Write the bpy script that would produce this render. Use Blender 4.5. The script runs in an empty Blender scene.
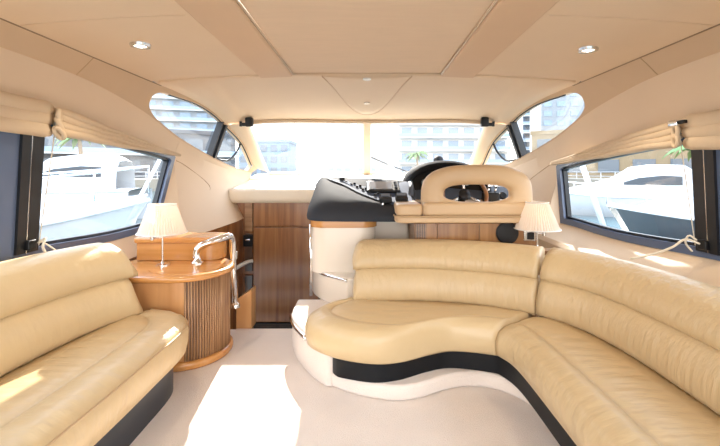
import bpy, bmesh, math, random
from mathutils import Vector, Matrix
random.seed(7)
S = bpy.context.scene
COL = S.collection
R = math.radians

# ------------------------------------------------------------------ camera
EYE = 1.2
cam_d = bpy.data.cameras.new('camera'); cam = bpy.data.objects.new('camera', cam_d); COL.objects.link(cam)
cam_d.sensor_width = 36.0; cam_d.lens = 20.0
cam_d.shift_x = -7/720; cam_d.shift_y = -51/720
cam_d.clip_start = 0.02; cam_d.clip_end = 2000
cam.location = (0, 0, EYE); cam.rotation_euler = (R(90), 0, 0)
S.camera = cam
# ------------------------------------------------------------------ world, sun, exposure
W = bpy.data.worlds.new('hazy_sky'); S.world = W; W.use_nodes = True
wn = W.node_tree; wn.nodes.clear()
wo = wn.nodes.new('ShaderNodeOutputWorld'); wb = wn.nodes.new('ShaderNodeBackground')
wtc = wn.nodes.new('ShaderNodeTexCoord'); wsep = wn.nodes.new('ShaderNodeSeparateXYZ'); wr = wn.nodes.new('ShaderNodeValToRGB')
wr.color_ramp.elements[0].position = 0.0; wr.color_ramp.elements[0].color = (1.0, 0.97, 0.93, 1)
wr.color_ramp.elements[1].position = 0.7; wr.color_ramp.elements[1].color = (0.62, 0.78, 1.0, 1)
wn.links.new(wtc.outputs['Generated'], wsep.inputs[0]); wn.links.new(wsep.outputs['Z'], wr.inputs[0])
wn.links.new(wr.outputs[0], wb.inputs[0]); wn.links.new(wb.outputs[0], wo.inputs[0])
wb.inputs[1].default_value = 3.2
sun_d = bpy.data.lights.new('sun', 'SUN'); sun = bpy.data.objects.new('sun', sun_d); COL.objects.link(sun)
sun_d.energy = 7.5; sun_d.color = (1.0, 0.93, 0.82); sun_d.angle = R(0.6)
SUN_DIR = Vector((0.095, -0.87, -0.51))
sun.rotation_euler = SUN_DIR.to_track_quat('-Z', 'Y').to_euler(); sun.location = (3, 12, 8)
vs = S.view_settings
vs.view_transform = 'Standard'; vs.look = 'None'; vs.gamma = 1.0; vs.use_curve_mapping = False
vs.exposure = 0.85

# ------------------------------------------------------------------ materials
MATS = {}
def sock(n, k): return n.inputs[k]
def mat(name, col, rough=0.5, metal=0.0, var=0.0, vscale=8.0, bump=0.0, bscale=60.0, stretch=(1, 1, 1), spec=0.5, emit=None, coat=0.0, sheen=0.0, detail=3.0, bdist=0.01):
    m = bpy.data.materials.new(name); m.use_nodes = True
    nt = m.node_tree; b = nt.nodes['Principled BSDF']
    c = (*col, 1)
    b.inputs['Base Color'].default_value = c; b.inputs['Roughness'].default_value = rough; b.inputs['Metallic'].default_value = metal
    b.inputs['Specular IOR Level'].default_value = spec
    if coat: b.inputs['Coat Weight'].default_value = coat; b.inputs['Coat Roughness'].default_value = 0.08
    if sheen: b.inputs['Sheen Weight'].default_value = sheen
    if emit: b.inputs['Emission Color'].default_value = (*emit[0], 1); b.inputs['Emission Strength'].default_value = emit[1]
    if var or bump:
        tc = nt.nodes.new('ShaderNodeTexCoord'); mp = nt.nodes.new('ShaderNodeMapping'); mp.inputs['Scale'].default_value = stretch
        nt.links.new(tc.outputs['Object'], mp.inputs[0])
    if var:
        n = nt.nodes.new('ShaderNodeTexNoise'); n.inputs['Scale'].default_value = vscale; n.inputs['Detail'].default_value = detail
        nt.links.new(mp.outputs[0], n.inputs['Vector'])
        mx = nt.nodes.new('ShaderNodeMix'); mx.data_type = 'RGBA'
        mx.inputs['A'].default_value = tuple(max(0, x*(1-var)) for x in col)+(1,); mx.inputs['B'].default_value = tuple(min(1, x*(1+var)) for x in col)+(1,)
        nt.links.new(n.outputs['Fac'], mx.inputs['Factor']); nt.links.new(mx.outputs['Result'], b.inputs['Base Color'])
    if bump:
        n2 = nt.nodes.new('ShaderNodeTexNoise'); n2.inputs['Scale'].default_value = bscale; n2.inputs['Detail'].default_value = detail
        nt.links.new(mp.outputs[0], n2.inputs['Vector'])
        bp = nt.nodes.new('ShaderNodeBump'); bp.inputs['Strength'].default_value = bump; bp.inputs['Distance'].default_value = bdist
        nt.links.new(n2.outputs['Fac'], bp.inputs['Height']); nt.links.new(bp.outputs[0], b.inputs['Normal'])
    MATS[name] = m
    return m
def wood(name, c1, c2, c3, axis='Z', rough=0.3, coat=0.3, scale=1.0):
    m = bpy.data.materials.new(name); m.use_nodes = True
    nt = m.node_tree; b = nt.nodes['Principled BSDF']; b.inputs['Roughness'].default_value = rough
    b.inputs['Coat Weight'].default_value = coat; b.inputs['Coat Roughness'].default_value = 0.12
    tc = nt.nodes.new('ShaderNodeTexCoord'); mp = nt.nodes.new('ShaderNodeMapping')
    s = {'X': (0.5, 9, 9), 'Y': (9, 0.5, 9), 'Z': (9, 9, 0.5)}[axis]
    mp.inputs['Scale'].default_value = tuple(v*scale for v in s)
    nt.links.new(tc.outputs['Object'], mp.inputs[0])
    n = nt.nodes.new('ShaderNodeTexNoise'); n.inputs['Scale'].default_value = 2.2; n.inputs['Detail'].default_value = 6; n.inputs['Distortion'].default_value = 0.4
    nt.links.new(mp.outputs[0], n.inputs['Vector'])
    cr = nt.nodes.new('ShaderNodeValToRGB'); e = cr.color_ramp.elements
    e[0].position = 0.3; e[0].color = (*c1, 1); e[1].position = 0.7; e[1].color = (*c3, 1)
    x = e.new(0.5); x.color = (*c2, 1)
    nt.links.new(n.outputs['Fac'], cr.inputs[0]); nt.links.new(cr.outputs[0], b.inputs['Base Color'])
    MATS[name] = m
    return m
def glass(name, tint=(0.95, 0.98, 1.0), refl=0.8):
    m = bpy.data.materials.new(name); m.use_nodes = True; nt = m.node_tree; nt.nodes.clear()
    o = nt.nodes.new('ShaderNodeOutputMaterial'); mx = nt.nodes.new('ShaderNodeMixShader')
    t = nt.nodes.new('ShaderNodeBsdfTransparent'); t.inputs[0].default_value = (*tint, 1)
    g = nt.nodes.new('ShaderNodeBsdfGlossy'); g.inputs['Roughness'].default_value = 0.02
    f = nt.nodes.new('ShaderNodeFresnel'); f.inputs[0].default_value = 1.33
    mu = nt.nodes.new('ShaderNodeMath'); mu.operation = 'MULTIPLY'; mu.inputs[1].default_value = refl
    nt.links.new(f.outputs[0], mu.inputs[0]); nt.links.new(mu.outputs[0], mx.inputs[0]); nt.links.new(t.outputs[0], mx.inputs[1]); nt.links.new(g.outputs[0], mx.inputs[2])
    nt.links.new(mx.outputs[0], o.inputs[0]); MATS[name] = m
    return m

mat('headliner', (0.80, 0.615, 0.43), 0.75, var=0.04, vscale=3, bump=0.08, bscale=90)
mat('headliner_panel', (0.76, 0.58, 0.41), 0.8, var=0.05, vscale=40, stretch=(0.15, 1, 1), bump=0.1, bscale=60)
mat('headliner_bar', (0.70, 0.49, 0.315), 0.7, var=0.03, vscale=4, bump=0.05, bscale=90)
mat('wall_cream', (0.77, 0.595, 0.42), 0.6, var=0.03, vscale=3, bump=0.05, bscale=80)
mat('facet_shade', (0.64, 0.46, 0.30), 0.8, var=0.03, vscale=4, bump=0.05, bscale=90)  # darker tone paints the shade on the down-facing band below the ceiling
mat('seam_dark', (0.30, 0.20, 0.12), 0.8)
mat('pillar_cream', (0.74, 0.58, 0.41), 0.55, var=0.03, vscale=3)
mat('dash_cream', (0.80, 0.68, 0.52), 0.45, var=0.03, vscale=4)
mat('gelcoat', (0.82, 0.72, 0.60), 0.22, coat=0.3, var=0.02, vscale=3)
mat('carpet', (0.82, 0.71, 0.62), 0.95, var=0.07, vscale=5, bump=0.5, bscale=160, sheen=0.3, detail=6)
mat('leather', (0.66, 0.495, 0.28), 0.38, var=0.05, vscale=6, bump=0.35, bscale=9, stretch=(1.6, 1.6, 0.6), detail=4, bdist=0.02)
mat('leather_pleat', (0.60, 0.44, 0.245), 0.38, var=0.05, vscale=6, bump=0.45, bscale=9, stretch=(3.0, 3.0, 0.3), detail=3, bdist=0.022)
mat('leather_seat', (0.63, 0.465, 0.26), 0.36, var=0.05, vscale=6, bump=0.42, bscale=5, stretch=(0.9, 3.2, 1), detail=3, bdist=0.025)
mat('leather_tan', (0.62, 0.43, 0.25), 0.42, var=0.04, vscale=6, bump=0.12, bscale=20)
mat('piping', (0.52, 0.35, 0.19), 0.45)
mat('black_kick', (0.006, 0.007, 0.009), 0.45, spec=0.25)
mat('navy_kick', (0.02, 0.026, 0.036), 0.35)
mat('frame_dark', (0.11, 0.15, 0.25), 0.35, coat=0.3)  # blue of the reflected sky mixed into the dark frame colour
mat('frame_edge', (0.012, 0.013, 0.016), 0.4)
mat('seal', (0.02, 0.02, 0.022), 0.5)
mat('blind_cloth', (0.68, 0.53, 0.37), 0.85, var=0.05, vscale=10, bump=0.3, bscale=25)
mat('cord', (0.78, 0.68, 0.54), 0.8)
mat('chrome', (0.86, 0.86, 0.87), 0.08, metal=1.0)
mat('brushed', (0.70, 0.69, 0.67), 0.25, metal=1.0)
mat('dash_black', (0.045, 0.048, 0.056), 0.75, bump=0.05, bscale=200, spec=0.06)
mat('dash_panel', (0.085, 0.115, 0.185), 0.7, spec=0.08)  # dark grey panel, tinted with the blue of reflected sky
mat('dash_grey', (0.10, 0.12, 0.155), 0.55, spec=0.3)
mat('screen', (0.26, 0.30, 0.37), 0.15, coat=0.3)
mat('black_gloss', (0.01, 0.01, 0.011), 0.35, spec=0.3)
mat('black_matte', (0.012, 0.012, 0.013), 0.7)
mat('dial', (0.55, 0.55, 0.52), 0.4)
mat('white_plastic', (0.82, 0.80, 0.76), 0.4)
mat('shade', (0.90, 0.83, 0.75), 0.8)
nt_ = MATS['shade'].node_tree; tr_ = nt_.nodes.new('ShaderNodeBsdfTranslucent'); tr_.inputs[0].default_value = (0.9, 0.78, 0.66, 1)
ms_ = nt_.nodes.new('ShaderNodeMixShader'); ms_.inputs[0].default_value = 0.4
nt_.links.new(nt_.nodes['Principled BSDF'].outputs[0], ms_.inputs[1]); nt_.links.new(tr_.outputs[0], ms_.inputs[2]); nt_.links.new(ms_.outputs[0], nt_.nodes['Material Output'].inputs[0])
mat('lens', (1, 0.95, 0.85), 0.3, emit=((1.0, 0.9, 0.72), 5.0))
mat('bulb', (1, 0.9, 0.75), 0.3, emit=((1.0, 0.72, 0.42), 2.5))
wood('walnut', (0.19, 0.07, 0.022), (0.29, 0.12, 0.04), (0.38, 0.17, 0.062))
wood('teak', (0.25, 0.11, 0.035), (0.35, 0.165, 0.055), (0.44, 0.225, 0.085))
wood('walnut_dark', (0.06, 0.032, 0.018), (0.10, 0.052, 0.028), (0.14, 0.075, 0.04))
wood('walnut_x', (0.24, 0.12, 0.055), (0.34, 0.18, 0.085), (0.44, 0.25, 0.125), axis='X')
wood('cherry', (0.50, 0.21, 0.055), (0.58, 0.265, 0.075), (0.66, 0.32, 0.11), axis='X', coat=0.5, rough=0.25, scale=0.7)
wood('cherry_v', (0.50, 0.235, 0.085), (0.57, 0.285, 0.11), (0.64, 0.34, 0.14), axis='Z', coat=0.4, rough=0.28, scale=0.7)
wood('tambour', (0.22, 0.10, 0.042), (0.36, 0.19, 0.09), (0.50, 0.29, 0.15), axis='Z', rough=0.4, coat=0.1, scale=2.0)
glass('pane_glass', refl=0.10)
glass('pane_hazy', (0.97, 0.98, 1.0), 0.10)
# outside
mat('water', (0.05, 0.11, 0.13), 0.12, bump=0.4, bscale=0.8)
mat('boat_white', (0.60, 0.60, 0.60), 0.25, coat=0.3)
mat('boat_dark', (0.055, 0.065, 0.075), 0.2, coat=0.5)
mat('boat_glass', (0.03, 0.04, 0.05), 0.08)
mat('quay', (0.30, 0.25, 0.19), 0.85, var=0.1, vscale=0.6)
mat('bld_pale', (0.24, 0.26, 0.28), 0.8)
mat('bld_white', (0.56, 0.56, 0.55), 0.8)
mat('bld_beige', (0.26, 0.19, 0.11), 0.85)
mat('bld_blue', (0.07, 0.10, 0.15), 0.5)
mat('bld_grey', (0.085, 0.09, 0.10), 0.7)
mat('win_blue', (0.20, 0.27, 0.35), 0.2)  # window tone lightened to paint in distance haze
mat('bld_haze_blue', (0.27, 0.34, 0.42), 0.6)  # blue paled, distance haze put into the colour
mat('bld_haze_pale', (0.40, 0.44, 0.48), 0.6)  # far window tone with the haze painted in
mat('win_dark', (0.10, 0.12, 0.14), 0.15)
mat('trunk', (0.28, 0.20, 0.13), 0.9, bump=0.4, bscale=20)
mat('palm_leaf', (0.16, 0.27, 0.08), 0.6, var=0.2, vscale=2)
mat('leafy', (0.14, 0.25, 0.07), 0.7, var=0.3, vscale=3)
mat('umbrella_orange', (0.80, 0.36, 0.05), 0.7)
mat('red_cloth', (0.75, 0.10, 0.05), 0.7)

# ------------------------------------------------------------------ mesh helpers
def ss(x):
    x = max(0.0, min(1.0, x)); return x*x*(3-2*x)
def lerp(a, b, t): return a+(b-a)*t
def interp(tab, x):
    if x <= tab[0][0]: return tab[0][1]
    for (a, va), (b, vb) in zip(tab, tab[1:]):
        if x <= b: return va+(vb-va)*(x-a)/(b-a)
    return tab[-1][1]
def smooth_interp(tab, x):      # Catmull-Rom style
    if x <= tab[0][0]: return tab[0][1]
    if x >= tab[-1][0]: return tab[-1][1]
    n = len(tab)
    for i in range(n-1):
        a, va = tab[i]; b, vb = tab[i+1]
        if x <= b:
            h = b-a; t = (x-a)/h
            ma = (vb-tab[i-1][1])/(b-tab[i-1][0]) if i > 0 else (vb-va)/h
            mb = (tab[i+2][1]-va)/(tab[i+2][0]-a) if i < n-2 else (vb-va)/h
            return (2*t**3-3*t*t+1)*va+(t**3-2*t*t+t)*h*ma+(-2*t**3+3*t*t)*vb+(t**3-t*t)*h*mb
def spline(pts, n):
    """n samples evenly spaced along a Catmull-Rom curve through pts"""
    P = [Vector(p) for p in pts]; dense = []
    for i in range(len(P)-1):
        p0 = P[i-1] if i > 0 else P[i]*2-P[i+1]; p1 = P[i]; p2 = P[i+1]; p3 = P[i+2] if i+2 < len(P) else P[i+1]*2-P[i]
        for k in range(16):
            t = k/16
            dense.append(0.5*((2*p1)+(p2-p0)*t+(2*p0-5*p1+4*p2-p3)*t*t+(3*p1-p0-3*p2+p3)*t**3))
    dense.append(P[-1])
    L = [0]
    for a, b in zip(dense, dense[1:]): L.append(L[-1]+(b-a).length)
    out = []; j = 0
    for k in range(n):
        s = L[-1]*k/(n-1)
        while j < len(L)-2 and L[j+1] < s: j += 1
        d = L[j+1]-L[j]; t = (s-L[j])/d if d > 1e-9 else 0
        out.append(dense[j].lerp(dense[j+1], min(1, t)))
    return out

def link(name, me, m, parent=None, smooth=True):
    o = bpy.data.objects.new(name, me); COL.objects.link(o)
    if m: me.materials.append(MATS[m])
    if smooth:
        for p in me.polygons: p.use_smooth = True
    if parent is not None:
        o.parent = parent
        if parent.parent is None: o.matrix_parent_inverse = Matrix.Translation(-Vector(parent.location))
    return o
def py(name, v, f, m, parent=None, smooth=True, fix=True):
    me = bpy.data.meshes.new(name); me.from_pydata([tuple(p) for p in v], [], f)
    if fix:
        b = bmesh.new(); b.from_mesh(me); bmesh.ops.remove_doubles(b, verts=b.verts, dist=1e-5)
        bmesh.ops.recalc_face_normals(b, faces=b.faces); b.to_mesh(me); b.free()
    me.update()
    return link(name, me, m, parent, smooth)
def grid_geo(rows, cu=False, cv=False, cap=False, skip=None):
    nr, nc = len(rows), len(rows[0]); v = [p for r in rows for p in r]; f = []
    for i in range(nr if cv else nr-1):
        for j in range(nc if cu else nc-1):
            if skip and skip(i, j): continue
            i2 = (i+1) % nr; j2 = (j+1) % nc
            f.append((i*nc+j, i*nc+j2, i2*nc+j2, i2*nc+j))
    if cap:
        f.append(tuple(range(nc))); f.append(tuple((nr-1)*nc+j for j in range(nc)))
    return v, f
def loft(name, rows, m, parent=None, cu=False, cv=False, cap=False, smooth=True, skip=None, thick=0, off=-1):
    v, f = grid_geo(rows, cu, cv, cap, skip)
    o = py(name, v, f, m, parent, smooth)
    if thick:
        s = o.modifiers.new('thickness', 'SOLIDIFY'); s.thickness = thick; s.offset = off
    return o
def sharp(o, ang=35):
    try:
        me = o.data
        b = bmesh.new(); b.from_mesh(me)
        for e in b.edges:
            if len(e.link_faces) == 2 and e.calc_face_angle(0) > R(ang): e.smooth = False
        b.to_mesh(me); b.free()
    except Exception: pass
    return o
def tube_geo(path, r, n=8, closed=False):
    P = [Vector(p) for p in path]; rows = []; up = None
    for i, p in enumerate(P):
        a = P[i-1] if (i > 0 or closed) else P[i]; b = P[(i+1) % len(P)] if (i < len(P)-1 or closed) else P[i]
        t = (b-a).normalized() if (b-a).length > 1e-9 else Vector((0, 0, 1))
        if up is None: up = t.orthogonal().normalized()
        up = (up-t*up.dot(t)); up = up.normalized() if up.length > 1e-6 else t.orthogonal().normalized()
        s = t.cross(up); rr = r[i] if isinstance(r, (list, tuple)) else r
        rows.append([p+(up*math.cos(2*math.pi*k/n)+s*math.sin(2*math.pi*k/n))*rr for k in range(n)])
    return grid_geo(rows, cu=True, cv=closed, cap=not closed)
def tube(name, path, r, m, parent=None, n=8, closed=False):
    v, f = tube_geo(path, r, n, closed); return py(name, v, f, m, parent)
def multi(name, geos, m, parent=None, smooth=True):
    V = []; F = []
    for v, f in geos:
        k = len(V); V += [tuple(p) for p in v]; F += [tuple(i+k for i in q) for q in f]
    return py(name, V, F, m, parent, smooth, fix=True)
def box_geo(c, s, rot=None):
    v = []
    for z in (-.5, .5):
        for y in (-.5, .5):
            for x in (-.5, .5):
                p = Vector((x*s[0], y*s[1], z*s[2]))
                if rot is not None: p = rot @ p
                v.append(Vector(c)+p)
    return v, [(0, 2, 3, 1), (4, 5, 7, 6), (0, 1, 5, 4), (2, 6, 7, 3), (0, 4, 6, 2), (1, 3, 7, 5)]
def box(name, c, s, m, parent=None, bev=0.0, rot=None, seg=2):
    v, f = box_geo(c, s, rot)
    o = py(name, v, f, m, parent, smooth=False)
    if bev:
        b = o.modifiers.new('bevel', 'BEVEL'); b.width = bev; b.segments = seg; b.limit_method = 'ANGLE'
        for p in o.data.polygons: p.use_smooth = True
        w = o.modifiers.new('wn', 'WEIGHTED_NORMAL')
    return o
def prism(name, poly, z0, z1, m, parent=None, bev=0.0, seg=3, smooth=True):
    n = len(poly); v = [(p[0], p[1], z0) for p in poly]+[(p[0], p[1], z1) for p in poly]
    f = [tuple(range(n))[::-1], tuple(range(n, 2*n))]+[(i, (i+1) % n, n+(i+1) % n, n+i) for i in range(n)]
    o = py(name, v, f, m, parent, smooth)
    sharp(o, 40)
    if bev:
        b = o.modifiers.new('bevel', 'BEVEL'); b.width = bev; b.segments = seg; b.limit_method = 'ANGLE'; b.angle_limit = R(40)
        o.modifiers.new('wn', 'WEIGHTED_NORMAL')
    return o
def lathe_geo(c, prof, n=24, axis=None):
    rows = []
    for r, z in prof:
        row = []
        for k in range(n):
            a = 2*math.pi*k/n; p = Vector((r*math.cos(a), r*math.sin(a), z))
            if axis is not None: p = axis @ p
            row.append(Vector(c)+p)
        rows.append(row)
    return grid_geo(rows, cu=True, cap=True)
def lathe(name, c, prof, m, parent=None, n=24, axis=None):
    v, f = lathe_geo(c, prof, n, axis); return sharp(py(name, v, f, m, parent), 40)
def thing(name, label, cat, loc=(0, 0, 0), group=None):
    o = bpy.data.objects.new(name, None); COL.objects.link(o); o.location = loc; o.empty_display_size = 0.1
    o['label'] = label; o['category'] = cat
    if group: o['group'] = group
    return o
def tag(o, label, cat, group=None):
    o['label'] = label; o['category'] = cat
    if group: o['group'] = group
    return o
def struct(o, label=None, cat=None):
    o['kind'] = 'structure'
    if label: o['label'] = label
    if cat: o['category'] = cat
    return o
def copy_tree(o, parent=None):
    c = o.copy(); COL.objects.link(c)
    if parent is not None:
        c.parent = parent; c.matrix_parent_inverse = o.matrix_parent_inverse.copy()
    for ch in list(o.children): copy_tree(ch, c)
    return c

# ------------------------------------------------------------------ hull shell curves (metres; X half width, Y forward, Z up)
ZA = [(-1, 1.842), (2.9, 1.842), (3.15, 1.845), (3.55, 1.83), (3.87, 1.775), (4.11, 1.685), (4.46, 1.53), (4.75, 1.30), (5.0, 1.215)]
ZB = [(-1, 1.755), (1.8, 1.755), (2.26, 1.741), (2.6, 1.70), (2.99, 1.625), (3.39, 1.505), (3.69, 1.425), (4.1, 1.318), (4.47, 1.235), (4.75, 1.20), (5.0, 1.185)]
ZC = [(-1, 1.50), (1.6, 1.50), (2.06, 1.49), (2.6, 1.45), (3.1, 1.40), (3.47, 1.355), (3.7, 1.32), (5, 1.15)]
ZD = [(-1, .775), (1.6, .775), (2.1, .755), (2.7, .728), (3.1, .73), (3.36, .745), (5, .85)]
SIDE = -1
def zA(y): return smooth_interp(ZA, y)
def zB(y): return smooth_interp(ZB, y)
def zC(y): return smooth_interp(ZC, y)-(.07 if SIDE > 0 else 0)
def zD(y): return smooth_interp(ZD, y)
def nlow(y): return 1-.20*ss((y-3.2)/1.2)
def nup(y): return 1-.125*ss((y-3.3)/1.7)
def surfX(y, z):
    b, a = zB(y), zA(y)
    base = interp([(.70, 1.765), (min(1.4, b-.05), 1.665), (b, 1.63), (max(a, b+.01), 1.53)], z)
    k = ss((z-.8)/.5)
    return base*lerp(nlow(y), nup(y), k)
FE = {-1: (3.32, 3.47), 1: (3.50, 3.525)}
SIDE = -1
def low_open(y):       # lower side window opening, z range at y (None where closed)
    fb, ft = FE[SIDE]
    if y < 0.25 or y > ft: return None
    d, c = zD(y), zC(y)
    if y > fb: d = lerp(zD(fb), zC(ft)-.03, (y-fb)/(ft-fb))
    if y > ft-.07: c = zC(y)-.03*((y-ft+.07)/.07)**2
    return (d, c) if c-d > 0.004 else None
def up_open(y):
    if y < 2.93 or y > 4.76: return None
    b, a = zB(y)+.012, zA(y)-.014-.022*(1-ss((y-3.1)/.6))
    if y < 3.13:
        k = max(0, 1-((3.13-y)/.20)**2.4)**.42; m = b*.45+a*.55; b = lerp(m, b, k); a = lerp(m, a, k)
    return (b, a) if a-b > 0.004 else None
ys = sorted(set([round(-.9+.1*i, 3) for i in range(12)]+[.25]+[round(.3+.05*i, 3) for i in range(93)]+[3.47, 3.455, 3.465, 3.505, 3.51, 3.515, 3.52, 3.525, 2.93, 2.935, 2.95, 2.97, 3.31, 3.33, 3.36, 3.39, 3.42, 3.44, 4.73, 4.76]))
ys = [y for y in ys if y <= 4.95]
def xe(y): return lerp(1.70, 1.34, ss((y-3.0)/1.2))+.01*(1-ss((y-2.25)/.4)) if SIDE < 0 else lerp(1.62, 1.34, ss((y-3.0)/1.2))
def ze(y): return lerp(.62, .738, ss((y-2.9)/1.4)) if SIDE < 0 else lerp(.60, .738, ss((y-2.9)/1.4))
def column(y, s):
    lo = low_open(y); up = up_open(y)
    d, c = lo if lo else (lambda q: (q, q))((zD(min(y, 3.3))*.4+zC(y)*.6 if y > 3.3 else .9))
    b0, a0 = zB(y), zA(y)
    ub, ut = up if up else ((b0*.45+a0*.55,)*2)
    zs = []
    e = ze(y); dl = max(e+.04, d-.05)
    pts = [(xe(y)-.02, e-.035), (xe(y), e), (lerp(xe(y), surfX(y, d), .55), lerp(e, d, .45)), (surfX(y, d), d)]
    pts += [(surfX(y, c), c), (surfX(y, lerp(c, b0, .5)), lerp(c, b0, .5)), (surfX(y, lerp(c, b0, .85)), lerp(c, b0, .85)), (surfX(y, b0)+.0, b0), (surfX(y, ub), ub), (surfX(y, ut), ut), (surfX(y, a0), a0)]
    return [Vector((s*x, y, z)) for x, z in pts]
WALL = {}
for s, side in ((-1, 'left'), (1, 'right')):
    SIDE = s
    rows = [column(y, s) for y in ys]
    def skip(i, j):
        ym = (ys[i]+ys[i+1])/2
        if j == 3: return low_open(ym) is not None
        if j == 8: return up_open(ym) is not None
        return False
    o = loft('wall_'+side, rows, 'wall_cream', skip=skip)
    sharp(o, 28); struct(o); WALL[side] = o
    o.data.materials.append(MATS['facet_shade'])
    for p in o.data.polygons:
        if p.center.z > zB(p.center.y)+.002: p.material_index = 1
    tube('cornice_seam', [(s*(surfX(y, zA(y))-.001), y, zA(y)-.001) for y in ys if y < 3.0], .004, 'seam_dark', o, 6)
    # reveal returns of the two openings
    for fn, y0, y1, dx in ((low_open, .25, FE[s][1], .07), (up_open, 2.93, 4.76, .05)):
        yy = [y for y in ys if y0 < y < y1 and fn(y)]
        loop = [Vector((s*surfX(y, fn(y)[0]), y, fn(y)[0])) for y in yy]+[Vector((s*surfX(y, fn(y)[1]), y, fn(y)[1])) for y in reversed(yy)]
        out = [p+Vector((s*dx, 0, 0)) for p in loop]
        loft('window_reveal', [loop, out], 'pillar_cream' if fn is up_open else 'seal', o, cu=True)
    # timber lining below the cream ledge
    rows = [[Vector((s*(xe(y)-.01), y, ze(y)-.03)), Vector((s*(xe(y)-.01), y, -.02 if y < 3.0 else -.62))] for y in ys]
    loft('lower_lining', rows, 'walnut' if s < 0 else 'wall_cream', o, smooth=False)
    # stitched seam around the panel ahead of the window
    sx = []
    for (y, z) in ((3.50, 1.30), (3.62, 1.27), (3.80, 1.19), (3.93, 1.10), (3.95, 1.03), (3.80, .97), (3.60, .915), (3.46, .88)):
        sx.append((s*(surfX(y, z)-.001), y, z))
    tube('seam', spline(sx, 30), .004, 'piping', o, 6)
    y = 2.24
    tube('seam', [(s*(surfX(y, z)-.0005), y, z) for z in (zB(y)+.002, zA(y)-.002)], .0025, 'piping', o, 6)

# ------------------------------------------------------------------ side windows
def ring_obj(name, loop, inner, s, dx0, dx1, m, parent):
    """frame ring between two (y,z) loops, dx0..dx1 outward offsets"""
    def P(q, dx): return Vector((s*(surfX(q[0], q[1])+dx), q[0], q[1]))
    rows = [[P(q, dx0) for q in loop], [P(q, dx0) for q in inner], [P(q, dx1) for q in inner], [P(q, dx1) for q in loop]]
    return sharp(loft(name, rows, m, parent, cu=True, cv=True), 30)
def inset(loop, d):
    n = len(loop); out = []
    area = sum(loop[i][0]*loop[(i+1) % n][1]-loop[(i+1) % n][0]*loop[i][1] for i in range(n))
    sg = 1 if area > 0 else -1
    for i in range(n):
        a = Vector(loop[i-1]); p = Vector(loop[i]); b = Vector(loop[(i+1) % n])
        t1 = (p-a).normalized(); t2 = (b-p).normalized()
        n1 = Vector((-t1.y, t1.x))*sg; n2 = Vector((-t2.y, t2.x))*sg
        nn = (n1+n2); nn = nn.normalized() if nn.length > 1e-6 else n1
        k = 1/max(.5, nn.dot(n1))
        out.append(tuple(p+nn*d*k))
    return out
def resample(loop, n):
    P = [Vector(p) for p in loop]+[Vector(loop[0])]; L = [0]
    for a, b in zip(P, P[1:]): L.append(L[-1]+(b-a).length)
    out = []; j = 0
    for k in range(n):
        q = L[-1]*k/n
        while L[j+1] < q: j += 1
        out.append(tuple(P[j].lerp(P[j+1], (q-L[j])/(L[j+1]-L[j]))))
    return out
def fill_pane(name, loop, s, dx, m, parent):
    n = len(loop)//2     # loop = bottom forward then top back, equal counts
    bot = loop[:n]; top = loop[n:][::-1]
    rows = []
    for k in range(7):
        rows.append([Vector((s*(surfX(lerp(b[0], t[0], k/6), lerp(b[1], t[1], k/6))+dx), lerp(b[0], t[0], k/6), lerp(b[1], t[1], k/6))) for b, t in zip(bot, top)])
    return loft(name, rows, m, parent)
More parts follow.
